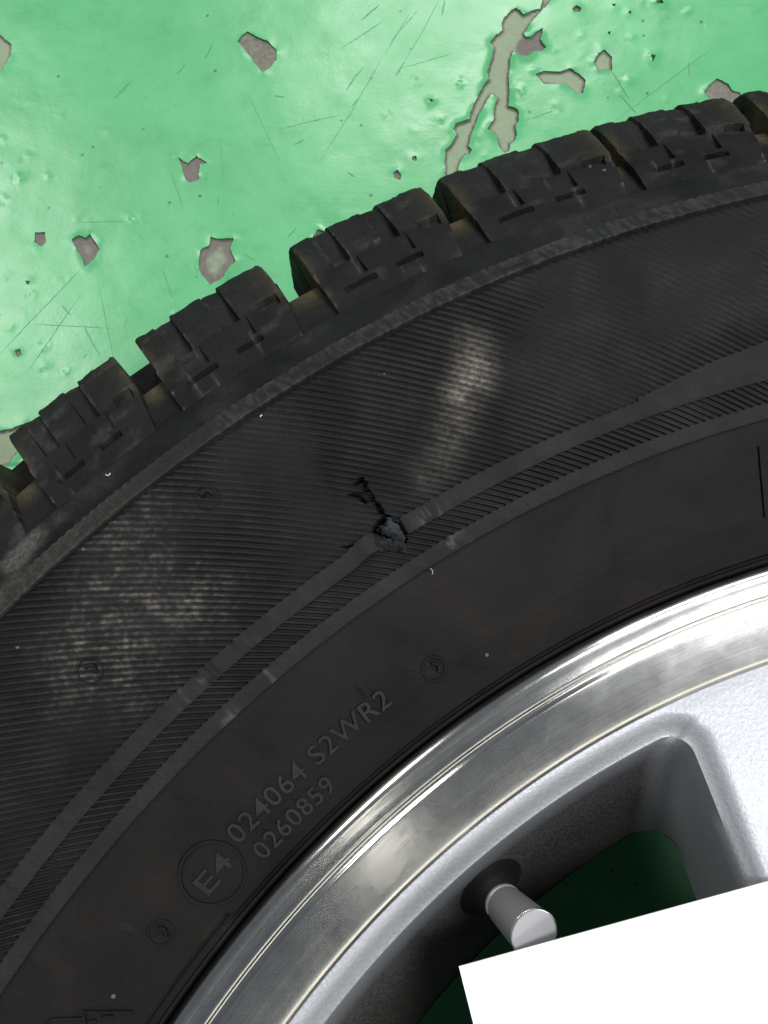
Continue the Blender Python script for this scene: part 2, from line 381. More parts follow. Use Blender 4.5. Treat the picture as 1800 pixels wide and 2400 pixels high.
INNER = {0, 1, 5, 6, 8, 9, 21}
for k, c in enumerate(chips):
    xs = [p[0] for p in c]; ys = [p[1] for p in c]
    st = .0007 if (max(xs) - min(xs)) < .02 else .0010
    X, Y = np.meshgrid(np.arange(min(xs), max(xs), st), np.arange(min(ys), max(ys), st)); X = X.ravel(); Y = Y.ravel()
    d = segdist(X, Y, c, c[1:] + c[:1])
    kp = inside(X, Y, c) & (d > st * .5); X, Y = X[kp], Y[kp]
    verts = list(zip(X.tolist(), Y.tolist())); b = len(verts); verts += c
    ed = [(b + i, b + (i + 1) % len(c)) for i in range(len(c))]
    ov, oe, of, _, _, _ = delaunay_2d_cdt([Vector(v) for v in verts], ed, [], 1, 1e-7)
    V = np.array([(v.x, v.y) for v in ov])
    d = segdist(V[:, 0], V[:, 1], c, c[1:] + c[:1])
    inn = sstep(d, .0005, .0019) if k in INNER else np.zeros(len(V))
    if k in (5, 6): inn = sstep(d, .0008, .0060) * .75
    if k in (2, 11): inn = np.full(len(V), .30)
    if k == 0: inn = inn * (1 - sstep(.0105 - np.hypot(V[:, 0] + .0775, V[:, 1] - .5065), 0, .003))
    z = -.0010 + (fbm(V[:, 0] * 300, V[:, 1] * 300, 5) - .5) * .0005 + film_z(V[:, 0], V[:, 1]) * .7
    obj('bare_patch', np.c_[V, z], [tuple(f) for f in of], m_patch, fl, attrs={'inner': inn})

for k, sc in enumerate(SCRATCHES):
    P = [Vector((x / 1000, y / 1000)) for x, y in sc]
    pts = []
    for a, b in zip(P[:-1], P[1:]):
        n = max(2, int((b - a).length / .0015))
        pts += [a + (b - a) * (i / n) for i in range(n)]
    pts.append(P[-1])
    L = sum((b - a).length for a, b in zip(pts[:-1], pts[1:]))
    w0 = .00009 if L > .02 else .00024
    vs, fs = [], []
    for i, p in enumerate(pts):
        q = pts[min(i + 1, len(pts) - 1)] - pts[max(i - 1, 0)]
        nrm = Vector((-q.y, q.x)).normalized()
        t = i / (len(pts) - 1)
        w = w0 * (.25 + min(1, 4 * t, 4 * (1 - t))) * random.uniform(.5, 1.2)
        off = nrm * random.uniform(-.00012, .00012)
        for s in (-1, 1):
            v = p + off + nrm * w * s
            z = float(film_z(np.array([v.x]), np.array([v.y]))[0]) + .00018
            vs.append((v.x, v.y, z))
        if i: fs.append((2 * i - 2, 2 * i - 1, 2 * i + 1, 2 * i))
    obj('scratch', vs, fs, m_scr, fl)

# ------------------------------------------------------------------ the wheel
wheel = bpy.data.objects.new('car_wheel', None); C.objects.link(wheel)
wheel.empty_display_size = .05
tag(wheel, 'black tyre with a torn sidewall on a silver alloy wheel lying on the green floor', 'car wheel')

TV = (94.0, 152.0)                      # the degrees of the wheel built finest
def thetas(fine, coarse):
    a = np.arange(TV[0], TV[1], fine)
    b = np.linspace(TV[1], TV[0] + 360, int((360 - TV[1] + TV[0]) / coarse) + 1)[:-1]
    return np.radians(np.concatenate([a, b]))

def lathe(name, prof, th, mat, parent, sharp=35, dr=None, attrs=None, wrap=True):
    P = np.array(prof)
    r = np.repeat(P[None, :, 0], len(th), 0); z = np.repeat(P[None, :, 1], len(th), 0)
    T = np.repeat(th[:, None], len(P), 1)
    if dr: r, z = dr(T, r, z)
    V = np.stack([r * np.cos(T), r * np.sin(T), z], -1).reshape(-1, 3)
    at_ = {k: f(T, r, z).ravel() for k, f in (attrs or {}).items()}
    return obj(name, V, grid_faces(len(th), len(P), wrap)[:, ::-1], mat, parent, sharp=sharp, attrs=at_)

def refine(prof, step):
    out = [prof[0]]
    for a, b in zip(prof[:-1], prof[1:]):
        n = max(1, int(hypot(b[0] - a[0], b[1] - a[1]) / step))
        out += [(a[0] + (b[0] - a[0]) * i / n, a[1] + (b[1] - a[1]) * i / n) for i in range(1, n + 1)]
    return out

STARTS = [132.81, 126.90, 119.85, 113.25, 106.62, 100.46]
ENDS = [127.75, 121.10, 114.05, 107.00, 101.25]
STEPB = (360 - (132.81 - 100.46)) / 50
ENDS.append(100.46 - STEPB + 1.05)
BLK = list(zip(STARTS, ENDS)) + [(132.81 + STEPB * k, 132.81 + STEPB * (k - 1) + 1.05) for k in range(1, 50)]
STARTS.append(132.81 + STEPB); STARTS.append(100.46 - STEPB)

# outer half of the section: tread base, shoulder, upper sidewall
def gap_mask(T):
    d = np.degrees(T) % 360
    m = np.zeros(T.shape)
    for s, e in [(BLK[k][0], BLK[k][1]) for k in range(6)] + [BLK[6]]:
        # mud sits just outside the start of each block, in the notch
        m = np.maximum(m, np.exp(-((d - (s + .45)) / .75) ** 2))
    return m
def mud_f(T, r, z):
    return np.clip(gap_mask(T) * sstep(r, .3255, .3325) * .95, 0, 1)
def dust_f(T, r, z):
    d = np.degrees(T) % 360
    x, y = r * np.cos(T), r * np.sin(T)
    b = sstep(fbm(x * 120, y * 120, 31), .42, .72) * sstep(r, .309, .3125) * (1 - sstep(r, .3195, .322))
    return b * (.10 + .50 * sstep(d, 131, 134))
prof = [(.3340, .030), (.3345, .10), (.3340, .185), (.3335, .197), (.3325, .2080), (.3262, .2128), (.3217, .2152), (.3210, .2166), (.3204, .2172),
        (.3135, .2222), (.3128, .2230), (.3105, .2249), (.3095, .2253), (.3090, .2247), (.3080, .2236)]
prof = refine(prof, .0016)
tyre = lathe('tyre', prof, thetas(.12, 1.2), m_tread, wheel, 40, attrs={'mud': mud_f, 'dust': dust_f})

def zfl(r):   # the floor of the ribbed zone
    return np.interp(r, [.2630, .2669, .2715, .2752, .29, .3088, .312], [.2168, .2178, .2186, .2192, .2222, .2242, .2236])

# inner sidewall, bead seat
def bead_mark(T, r, z):
    d = np.degrees(T) % 360
    dz = np.zeros(T.shape)
    # the faint edge of the mould plate that frames the lettering
    edge = np.where((d > 128) & (d < 142.5), .2500, .2530)
    dz += .00022 * (1 - sstep(r, edge - .0003, edge + .0003)) * (r > .2375) * sstep(d, 124, 126) * (1 - sstep(d, 143, 146))
    x, y = r * np.cos(T), r * np.sin(T)
    dz += (fbm(x * 45, y * 45, 12) - .5) * .0005 * (r > .2385)
    # the step in the rim protector
    a = sstep(d, 139.4, 139.7)
    r2 = r + a * .0009 * ((r > .2365) & (r < .2378))
    return r2, z + dz
prof = [(.2665, .2172), (.2645, .2172), (.2632, .2171), (.2600, .2164), (.2560, .2153), (.2500, .2136), (.2450, .2120), (.2410, .2104), (.2385, .2093),
        (.2376, .2088), (.2371, .2086), (.2367, .2074), (.2362, .2072), (.2359, .2079), (.2354, .2076), (.2348, .2050), (.2343, .1990)]
prof = refine(prof, .0007)
lathe('bead_zone', prof, thetas(.12, 1.2), m_bead, tyre, 30, dr=bead_mark)

# lower half (touches the floor), out of the camera's sight
prof = [(.3340, .030), (.3330, .018), (.3260, .0075), (.3100, .0016), (.2900, .0000), (.2700, .0015), (.2500, .0080), (.2345, .0160)]
lathe('lower_sidewall', prof[::-1], thetas(2, 2), m_tread, tyre, 60)

# ribs: fine mould ribs running at about 49 degrees to the radius, one joined mesh
NR, KS = 950, 1.15
cracks0 = [[(r * cos(radians(t)), r * sin(radians(t))) for r, t in c] for c in CRACKS]
cracks = []
for k, c in enumerate(cracks0):
    out = []
    for a, b in zip(c[:-1], c[1:]):
        n = max(1, int(hypot(a[0] - b[0], a[1] - b[1]) / .0005))
        out += [(a[0] + (b[0] - a[0]) * i / n + random.uniform(-.00022, .00022), a[1] + (b[1] - a[1]) * i / n + random.uniform(-.00022, .00022)) for i in range(n)]
    cracks.append(out + [c[-1]])
pit = [(r * cos(radians(t)), r * sin(radians(t))) for r, t in PIT]
def rib_zone(name, r0, r1, hgt, nJ, duty):
    Vs, Fs, du = [], [], []
    base = 0
    for c0, c1, K, J in ((94, 152, 6, nJ), (152, 454, 4, max(6, nJ // 8))):
        n = int(round((c1 - c0) / 360 * NR))
        ph = np.arange(n * K + 1) / K
        cang = np.radians(c0) + ph * 2 * pi / NR
        r = np.linspace(r0, r1, J)
        f = ph % 1.0
        h = np.where(f < duty, 1.0, np.where(np.abs(f - (1 + duty) / 2) < (1 - duty) * .34, 0.0, .45))
        T = cang[:, None] + KS * np.log(r[None, :] / .29)
        R = np.repeat(r[None, :], len(cang), 0)
        x, y = R * np.cos(T), R * np.sin(T)
        d = np.degrees(T) % 360
        wear = .30 + .85 * sstep(fbm(x * 45, y * 45, 40), .25, .75)
        z = zfl(R) + h[:, None] * hgt * wear
        dust = np.zeros(T.shape)
        if K == 6:
            near = (np.abs(d - 123) < 5) & (R < .292)
            px, py = x[near], y[near]
            dd = np.full(px.shape, 1.0)
            for k, cr in enumerate(cracks):
                w0 = (.00068, .0004, .0004, .00042, .0003)[k]
                q = np.full(px.shape, 9.0); L = len(cr) - 1
                for i in range(L):
                    taper = (.30 + .70 * i / L) if k == 0 else (.45 + .55 * sin(pi * (i + .5) / L))
                    q = np.minimum(q, segdist(px, py, cr[i:i + 1], cr[i + 1:i + 2]) / (taper * random.uniform(.55, 1.25)))
                w = w0
                dep = (.0032, .003, .0022, .002, .0012)[k]
                z[near] -= dep * np.clip(1 - q / w, 0, 1) ** .7 * 1.0
                z[near] += .0007 * np.exp(-(q / .0030) ** 2) * (k == 0)
            z[near] -= .0035 * inside(px, py, pit)
            # dust and dried mud caught on the rib tops
            top = h[:, None]
            n1 = fbm(x * 130, y * 130, 50); n2 = fbm(x * 420, y * 420, 51)
            def blob(r_, t_, sr, st):
                return np.exp(-((R - r_) / sr) ** 2 - ((d - t_ - (R - r_) * 0) / st) ** 2)
            b = 0
            for r_, t_, a in ((.2985, 116.0, .70), (.2955, 116.3, .85), (.2925, 116.8, 1.0), (.2895, 117.5, 1.1), (.2865, 118.1, 1.1), (.2840, 118.7, 1.0), (.2815, 119.4, .75), (.2790, 120.3, .5)):
                b = np.maximum(b, a * blob(r_, t_, .0042, .72))
            st = fbm((T - KS * np.log(R / .29)) * 400, R * 90, 57)
            dust = np.clip(b * (.35 + .75 * sstep(n1, .3, .7)) * (.62 + .38 * top) * (.7 + .4 * st) * 1.25, 0, 1) * .95
            b2 = 0
            for r_, t_, a in ((.2900, 134.0, 1.0), (.2896, 136.2, .8), (.2875, 131.8, .95), (.2855, 130.9, .9), (.3000, 133.4, .7), (.2953, 131.9, .75), (.283, 134.8, .8), (.3050, 131.2, .6), (.3065, 130.0, .5), (.2940, 135.5, .8)):
                b2 = np.maximum(b2, a * blob(r_, t_, .0068, 1.7))
            dust = np.maximum(dust, np.clip(b2 * (.50 + .65 * sstep(n2, .45, .65) * sstep(n1, .25, .6)) * (.22 + .78 * (top > .9)) * (.5 + .7 * st) * (.45 + .75 * sstep(fbm(x * 1100, y * 1100, 59), .42, .62)), 0, 1) * .62)
            dust = np.maximum(dust, .045 * sstep(n1, .35, .75) * top)
        V = np.stack([x, y, z], -1).reshape(-1, 3)
        F = grid_faces(len(cang), J)[:, ::-1] + base
        base += len(V); Vs.append(V); Fs.append(F); du.append(dust.ravel())
    o = obj(name, np.concatenate(Vs), np.concatenate(Fs), m_rubber, tyre, sharp=28, attrs={'dust': np.concatenate(du)})
    return tag(o, kind='stuff')
rib_zone('sidewall_ribs', .2746, .3090, .00034, 120, .50)
rib_zone('groove_ribs', .2660, .2722, .00050, 24, .36)

# two raised rings
def ring(name, ro, ri, zo, zi, hgt, gap=None):
    def shape(T, r, z):
        d = np.degrees(T) % 360
        jag = .00012 * np.sin(NR * (T - KS * np.log(r / .29))) * (r > (ro + ri) / 2 + .0006)
        x, y = r * np.cos(T), r * np.sin(T)
        z = z + (fbm(x * 90, y * 90, 7) - .5) * .0003
        if gap:
            g = sstep(d, gap[0] - .15, gap[0] + .1) * (1 - sstep(d, gap[1] - .35, gap[1] + .05))
            z = z - g * .0030
            z = z + .0011 * np.exp(-((d - gap[1] - .5) / .5) ** 2) + .0006 * np.exp(-((d - gap[0] + .4) / .4) ** 2)
            r = r + .0007 * np.exp(-((d - gap[1] - .5) / .7) ** 2)
            # rubbed and nicked stretch
            nick = sstep(fbm(x * 260, y * 260, 71), .6, .75) * sstep(d, 128.5, 129.5) * (1 - sstep(d, 133.5, 134.5))
            z = z - nick * .0006
        return r + jag, z
    def du(T, r, z):
        d = np.degrees(T) % 360
        x, y = r * np.cos(T), r * np.sin(T)
        n = fbm(x * 500, y * 500, 81)
        if gap is None and ro > .3: return .13 * sstep(fbm(x * 1300, y * 1300, 83), .42, .62) * sstep(fbm(x * 40, y * 40, 84), .2, .7) + .12 * sstep(d, 126, 134)
        return .02 * sstep(n, .45, .7) + .40 * sstep(n, .62, .75) * (np.exp(-((d - 121) / .6) ** 2) + np.exp(-((d - 132) / 1.6) ** 2)).clip(0, 1)
    p = [(ro + .0002, zo - .0006), (ro, zo + hgt * .85), (ro - .0004, zo + hgt), ((ro + ri) / 2, (zo + zi) / 2 + hgt), (ri + .0004, zi + hgt), (ri, zi + hgt * .8), (ri - .0003, zi - .0010)]
    return lathe(name, p, thetas(.06, 1.2), m_ridge, tyre, 40, dr=shape, attrs={'dust': du})
ring('shoulder_ridge', .3134, .3092, .2226, .2252, .00045)
ring('sidewall_ridge', .2752, .2715, .2192, .2186, .0008, (122.4, 123.6))
ring('sidewall_ridge', .2669, .2637, .2178, .2172, .0008)

# smooth raised panel that starts above the outer ring
def panel():
    P = PANEL
    t = np.linspace(110.6, 98.0, 90)
    top = np.interp(-t, [-p[1] for p in P] + [-100.0, -98.0], [p[0] for p in P] + [.2812, .2814])
    vs = []
    for k, tt in enumerate(t):
        for j, f in enumerate((0, .04, .10, .4, .7, .92, .98, 1.0)):
            r = .2744 + (top[k] - .2744) * f
            h = .0007 if .03 < f < .99 else -.0003
            rr = r + (.00018 * sin(NR * (radians(tt) - KS * log(r / .29))) if f > .9 else 0)
            vs.append((rr * cos(radians(tt)), rr * sin(radians(tt)), float(zfl(r)) + h))
    return obj('smooth_panel', vs, grid_faces(90, 8), m_ridge, tyre, sharp=40)
panel()

# ---- tread shoulder blocks
PV = [(.3203, .2167), (.3262, .2137), (.3330, .2096), (.3400, .2057), (.3440, .2030), (.3456, .2013), (.3464, .1990), (.3470, .1960), (.3486, .1840), (.3492, .1720)]
pl_ = np.array(PV); sl = np.r_[0, np.cumsum(np.hypot(*np.diff(pl_, axis=0).T))]
LS = sl[-1]
def block_mesh(s, e, seed):
    rn = np.random.default_rng(seed)
    span = s - e
    mod = ((.155, .285), (.53, .655))
    se = [0, 1]
    for a, b in mod: se += [a, b, a + .02, b + .045]
    se += [.80, .95]
    ee = .0035
    us = sorted(set([round(v, 4) for q in se for v in (q - ee, q + ee) if 0 <= v <= 1] + [0, .012, .03, .97, .988, 1] + list(np.round(np.linspace(0, 1, 34), 4))))
    rv = lambda r: float(np.interp(r, pl_[:6, 0], sl[:6]))
    ve = [rv(.3336), rv(.3328), rv(.3272), rv(.3258), rv(.3246), rv(.3312)]
    vv = sorted(set([round(v, 6) for q in ve for v in (q - .00012, q + .00012)] + [0.0, .0006] + list(np.round(np.linspace(0, LS, 44), 6))))
    U, Vv = np.meshgrid(np.array(us), np.array(vv), indexing='ij')
    r = np.interp(Vv, sl, pl_[:, 0]); z = np.interp(Vv, sl, pl_[:, 1])
    # outward normal of the section
    tr = np.gradient(pl_[:, 0], sl); tz = np.gradient(pl_[:, 1], sl)
    a = np.interp(Vv, sl, tr); b = np.interp(Vv, sl, tz); L = np.hypot(a, b)
    nr, nz = -b / L, a / L
    nr, nz = np.where(nz < -.2, nr, nr), nz
    nr = np.abs(nr); nz = np.abs(nz)
    d = .0006 + .0007 * sstep(r, .3215, .328)
    top = r > .3332
    d += np.where(top, .0007, 0)
    d += np.where(r > .343, -.0002, 0)
    for a_, b_ in mod:
        slot = (U > a_) & (U < b_) & top
        d = np.where(slot, d - .0021 + .0017 * sstep(r, .3345, .3440) - .0004 * (U - a_) / (b_ - a_), d)
        pan = (U > a_ + .02) & (U < b_ + .045) & (r > .3272) & (r < .3328)
        d = np.where(pan, .0013 - .0014 * np.clip((U - a_) / (b_ - a_), 0, 1) * np.clip((.3334 - r) / .006, 0, 1) - .0002, d)
        thin = (U > a_ - .01) & (U < b_ + .055) & (r > .3246) & (r < .3258)
        d = np.where(thin, -.0008, d)
    wedge = (U > .80) & (U < .95) & (r > .3312) & (r < .3336)
    d = np.where(wedge, .0002, d)
    # worn, softened corners
    eu = np.minimum(U, 1 - U) * span * pi / 180 * .34
    d -= .0007 * np.exp(-eu / .0003) * top
    d -= .0006 * np.exp(-Vv / .0004)
    d += (fbm(U * 9 + seed, Vv * 260, seed) - .5) * .0005 + (vnoise(U * 60 + seed, Vv * 900, seed + 5) - .5) * .00035 * top
    # skirt
    sk = (U == 0) | (U == 1)
    d = np.where(sk, -.0135 * sstep(r, .329, .335) - .0030, d)
    th = s - span * U + .40 * U ** 3 * (1 - np.clip((r - .3203) / .0135, 0, 1))
    # the lower corners lean a little
    th = th + .12 * np.sin(seed) * (U - .5) * top
    th = th - np.where(U == 1, .0, 0)
    rr = r + nr * d; zz = z + nz * d
    T = np.radians(th)
    V = np.stack([rr * np.cos(T), rr * np.sin(T), zz], -1).reshape(-1, 3)
    mud = np.clip(np.exp(-U / .03) * sstep(r, .329, .334) * (1 - sstep(r, .339, .344)) + np.exp(-(1 - U) / .06) * sstep(r, .329, .335) * .7, 0, 1) * .8
    n3 = fbm(U * 14 + seed * 3, Vv * 700, seed + 9)
    dust = .45 * sstep(n3, .62, .80) * (eu < .0009) + .16 * sstep(fbm(U * 5 + seed, Vv * 300, seed + 2), .60, .8) + .04 * top
    for a_, b_ in mod:
        for q in (a_, b_):
            dust = np.maximum(dust, .55 * np.exp(-np.abs(U - q - .006) / .006) * sstep(fbm(U * 3 + seed * 7 + q * 9, Vv * 160, seed + 4), .48, .75))
    dust = np.maximum(dust, .5 * np.exp(-np.abs(r - .3338) / .0004) * sstep(fbm(U * 6 + seed * 5, Vv * 50, seed + 14), .55, .75))
    return V, grid_faces(len(us), len(vv)), mud.ravel(), np.clip(dust, 0, 1).ravel()

shared = None
for k, (s, e) in enumerate(BLK):
    if k < 6 or k == 6:
        V, F, mud, dust = block_mesh(s, e, k + 1)
        o = obj('tread_block', V, F, m_tread, tyre, sharp=30, attrs={'mud': mud, 'dust': dust})
        if k == 6: shared = (o.data, s)
    else:
        o = bpy.data.objects.new('tread_block', shared[0]); C.objects.link(o); o.parent = tyre
        o.rotation_euler[2] = radians(s - shared[1])

# the tread's crown below the shoulder row: three rings of plain lugs, joined
def crown():
    vs, fs = [], []
    for row, (z0, z1, r0) in enumerate(((.132, .1760, .3532), (.083, .127, .3532), (.022, .079, .3490))):
        for kk, (s, e) in enumerate(BLK):
            off = (-2.9 if row % 2 == 0 else 0.4)
            if row == 0 and kk == 3: s, e, off = s - .35, e, 0.25
            elif row == 0 and kk == 2: e = e + 3.35
            elif row == 0: s, e = s - .25, e - .1
            b = len(vs)
            for rr in (.330, r0):
                for tt, zz in ((s - off, z0), (e - off, z0), (e - off, z1), (s - off, z1)):
                    q = .0 if rr < .34 else .12
                    tm = (s + e) / 2 - off
                    t2 = tt + (q if tt < tm else -q)
                    z2 = zz + (.0012 if zz == z0 else -.0012) * (rr > .34)
                    vs.append((rr * cos(radians(t2)), rr * sin(radians(t2)), z2))
            fs += [(b, b + 1, b + 2, b + 3), (b + 4, b + 7, b + 6, b + 5)] + [(b + i, b + 4 + i, b + 4 + (i + 1) % 4, b + (i + 1) % 4) for i in range(4)]
    tag(obj('crown_lugs', vs, fs, m_tread, tyre, smooth=False), kind='stuff')
crown()

# ---- torn place
def zs(r):
    return float(np.interp(r, [.2345, .2385, .241, .245, .25, .256, .26, .2637, .2669, .2715, .2752, .29, .3088],
                           [.2050, .2093, .2104, .2120, .2136, .2153, .2164, .2178, .2186, .2194, .2200, .2226, .2246]))
def pv(r, t, h=0.0):
    return (r * cos(radians(t)), r * sin(radians(t)), zs(r) + h)
def blob_patch(name, outline, h0, h1, seed, mat):
    P = [(r * cos(radians(t)), r * sin(radians(t))) for r, t in outline]
    out = []
    for i in range(len(P)):
        a, b = P[i], P[(i + 1) % len(P)]; n = max(1, int(hypot(a[0] - b[0], a[1] - b[1]) / .0004))
        out += [(a[0] + (b[0] - a[0]) * j / n + random.uniform(-.00022, .00022), a[1] + (b[1] - a[1]) * j / n + random.uniform(-.00022, .00022)) for j in range(n)]
    xs = [p[0] for p in out]; ys = [p[1] for p in out]
    X, Y = np.meshgrid(np.arange(min(xs), max(xs), .00035), np.arange(min(ys), max(ys), .00035)); X = X.ravel(); Y = Y.ravel()
    d = segdist(X, Y, out, out[1:] + out[:1]); kp = inside(X, Y, out) & (d > .0002)
    v2 = list(zip(X[kp].tolist(), Y[kp].tolist())); b = len(v2); v2 += out
    ov, _, of, _, _, _ = delaunay_2d_cdt([Vector(v) for v in v2], [(b + i, b + (i + 1) % len(out)) for i in range(len(out))], [], 1, 1e-7)
    V = np.array([(v.x, v.y) for v in ov]); d = segdist(V[:, 0], V[:, 1], out, out[1:] + out[:1])
    z = np.array([zs(hypot(x, y)) for x, y in V])
    n = fbm(V[:, 0] * 700, V[:, 1] * 700, seed)
    z = z + h0 + (h1 - h0) * sstep(d, 0, .0012) + (n - .5) * .0022 + (fbm(V[:, 0] * 2400, V[:, 1] * 2400, seed + 3) - .5) * .0011 - .0018 * (vnoise(V[:, 0] * 900, V[:, 1] * 900, seed + 7) > .72) * (mat is m_torn)
    nv = len(V)
    low = np.c_[V, z - .0018]
    faces = [tuple(f) for f in of] + [tuple(np.array(f)[::-1] + nv) for f in of]
    return obj(name, np.r_[np.c_[V, z], low], faces, mat, tyre, sharp=50)
blob_patch('torn_flap', FLAP, .0002, .0013, 61, m_torn)
blob_patch('torn_flap', FLAP2, .0000, .0012, 66, m_ridge)

# ---- raised lettering
def zb(r): return float(np.interp(r, [.2371, .2385, .241, .245, .25, .256, .26, .2632], [.2086, .2093, .2104, .2120, .2136, .2153, .2164, .2171])) + .00022
def lettering(text, t0, t1, rbase, cap, h, name='raised_lettering', spacing=1.0):
    cu = bpy.data.curves.new('t', 'FONT'); cu.body = text; cu.size = 1; cu.extrude = .5; cu.offset = .006 if len(text) > 1 else .012; cu.space_character = spacing
    cu.resolution_u = 4
    o = bpy.data.objects.new('t', cu); C.objects.link(o)
    dg = bpy.context.evaluated_depsgraph_get(); dg.update()
    me = bpy.data.meshes.new_from_object(o.evaluated_get(dg))
    V = np.zeros(len(me.vertices) * 3); me.vertices.foreach_get('co', V); V = V.reshape(-1, 3)
    F = [tuple(p.vertices) for p in me.polygons]
    bpy.data.objects.remove(o); bpy.data.curves.remove(cu); bpy.data.meshes.remove(me)
    x0, x1 = V[:, 0].min(), V[:, 0].max(); y0, y1 = V[:, 1].min(), V[:, 1].max()
    out = []
    for x, y, z in V:
        t = t0 + (t1 - t0) * (x - x0) / (x1 - x0); r = rbase + cap * (y - y0) / (y1 - y0)
        out.append((r * cos(radians(t)), r * sin(radians(t)), zb(r) + (h if z > 0 else -.0004)))
    return obj(name, out, F, m_letter, tyre, smooth=False)
lettering('024064 S2WR2', 136.75, 127.15, .2454, .0040, .00070, spacing=1.08)
lettering('0260859', 136.55, 131.75, .2396, .0037, .00055, spacing=1.08)
lettering('E', 139.38, 138.52, .2432, .0041, .00040)
lettering('4', 138.36, 137.52, .2436, .0039, .00040)

def bar(name, pts, w, h, closed=False, base=zb, mat=None):
    """raised bar along (r, degrees) points"""
    P = [Vector((r * cos(radians(t)), r * sin(radians(t)))) for r, t in pts]
    n = len(P); vs, fs = [], []
    for i, p in enumerate(P):
        a = P[(i - 1) % n] if (closed or i) else p
        b = P[(i + 1) % n] if (closed or i < n - 1) else p
        d = (b - a).normalized(); nn = Vector((-d.y, d.x))
        for s, hh in ((-1.3, -.0003), (-.8, h), (.8, h), (1.3, -.0003)):
            q = p + nn * w * .5 * s
            vs.append((q.x, q.y, base(q.length) + hh))
    m = n if closed else n - 1
    for i in range(m):
        for j in range(3):
            fs.append((i * 4 + j, i * 4 + j + 1, ((i + 1) % n) * 4 + j + 1, ((i + 1) % n) * 4 + j))
    if not closed: fs += [(0, 3, 2, 1), (n * 4 - 4, n * 4 - 3, n * 4 - 2, n * 4 - 1)]
    return obj(name, vs, fs, mat or m_bead, tyre, sharp=30)
def circ(rc, tc, ra, n=48):
    out = []
    for i in range(n):
        a = 2 * pi * i / n
        out.append((rc + ra * sin(a), tc + degrees(ra * cos(a) / rc)))
    return out
bar('raised_circle', circ(.2455, 138.50, .0062, 72), .0006, .00050, True)
for k, (r, t) in enumerate(VENTS):
    b = zb if r < .262 else (lambda q: float(zfl(q)) + .0004)
    mt = m_bead if r < .262 else m_rubber
    v = bar('vent_mark', circ(r, t, .0024), .0006 if r < .262 else .0003, .00014 if r < .262 else .00002, True, b, mt)
    ang = [(40 + 30 * k, 200 + 25 * k)]
    pts = [(r + .0011 * sin(radians(a)), t + degrees(.0011 * cos(radians(a)) / r)) for a in np.linspace(*ang[0], 9)]
    nb = bar('vent_nub', pts, .0007, .0006, False, b, mt); nb.parent = v
def arcpts(P, n=8):
    out = []
    for a, b in zip(P[:-1], P[1:]):
        out += [(a[0] + (b[0] - a[0]) * i / n, a[1] + (b[1] - a[1]) * i / n) for i in range(n)]
    return out + [tuple(P[-1])]
bar('raised_bar', arcpts(BAR), .0007, .0004)
for P in FRAME: bar('raised_frame', arcpts(P), .0005, .00035)

# ---- rim lip
prof = [(.2345, .150), (.2345, .1990), (.2347, .2040), (.2345, .2062), (.2339, .2074), (.2330, .20805), (.2320, .2080), (.2314, .2077),
        (.2290, .20715), (.2284, .2071), (.2281, .20665), (.2278, .2062), (.2273, .2060), (.2268, .2061), (.2264, .2065), (.2260, .20645),
        (.2220, .2053), (.2180, .2040), (.2158, .2032), (.2148, .2026), (.2145, .2018), (.2144, .1990)]
lathe('rim_lip', refine(prof, .0009), thetas(.25, 1.0), m_lip, wheel, 60)

# ---- barrel below the face
prof = [(.1870, .1690), (.1858, .150), (.1850, .12), (.1850, .085), (.1960, .065), (.2050, .040), (.2080, .022), (.2300, .0175), (.2335, .013), (.2340, .020), (.2140, .030), (.2140, .050), (.2345, .150)]
lathe('barrel', refine(prof, .006), thetas(1, 1.5), m_barrel, wheel, 40)

# ---- spokes: five alike sectors of the cast face, each with its stretch of cast ring
def ztop(x, y):
    r = np.hypot(x, y)
    return np.interp(r, [0, .10, .16, .195, .2120, .2145], [.2030, .2052, .2050, .2040, .2026, .2022])
def half_loop(R, w, rho, Rh, rho2, h=radians(36)):
    pts = []
    yc = math.sqrt((R - rho) ** 2 - (w + rho) ** 2); ac = atan2(w + rho, yc)
    for a in np.linspace(h, ac, 34)[:-1]: pts.append((R * sin(a), R * cos(a)))
    a0 = atan2(yc, w + rho)
    for a in np.linspace(a0, pi, 18)[:-1]: pts.append((w + rho + rho * cos(a), yc + rho * sin(a)))
    yh = math.sqrt((Rh + rho2) ** 2 - (w + rho2) ** 2)
    for yy in np.linspace(yc, yh, 26)[:-1]: pts.append((w, yy))
    ah = atan2(-(yh), -(w + rho2)) % (2 * pi)
    for a in np.linspace(pi, ah, 12)[:-1]: pts.append((w + rho2 + rho2 * cos(a), yh + rho2 * sin(a)))
    xh, yh2 = pts[-1]; a1 = atan2(xh, yh2)
    for a in np.linspace(a1, h, 14)[1:]: pts.append((Rh * sin(a), Rh * cos(a)))
    return np.array(pts)
def loops(dw):
    return [half_loop(R_, w_ + dw, q_, h_, .012) for R_, w_, q_, h_ in
            ((.2086, .0210, .0052, .062), (.2072, .0214, .0066, .0615), (.2040, .0217, .0075, .061), (.1965, .0221, .0088, .060), (.1872, .0226, .0105, .059), (.1866, .0224, .0105, .059))]
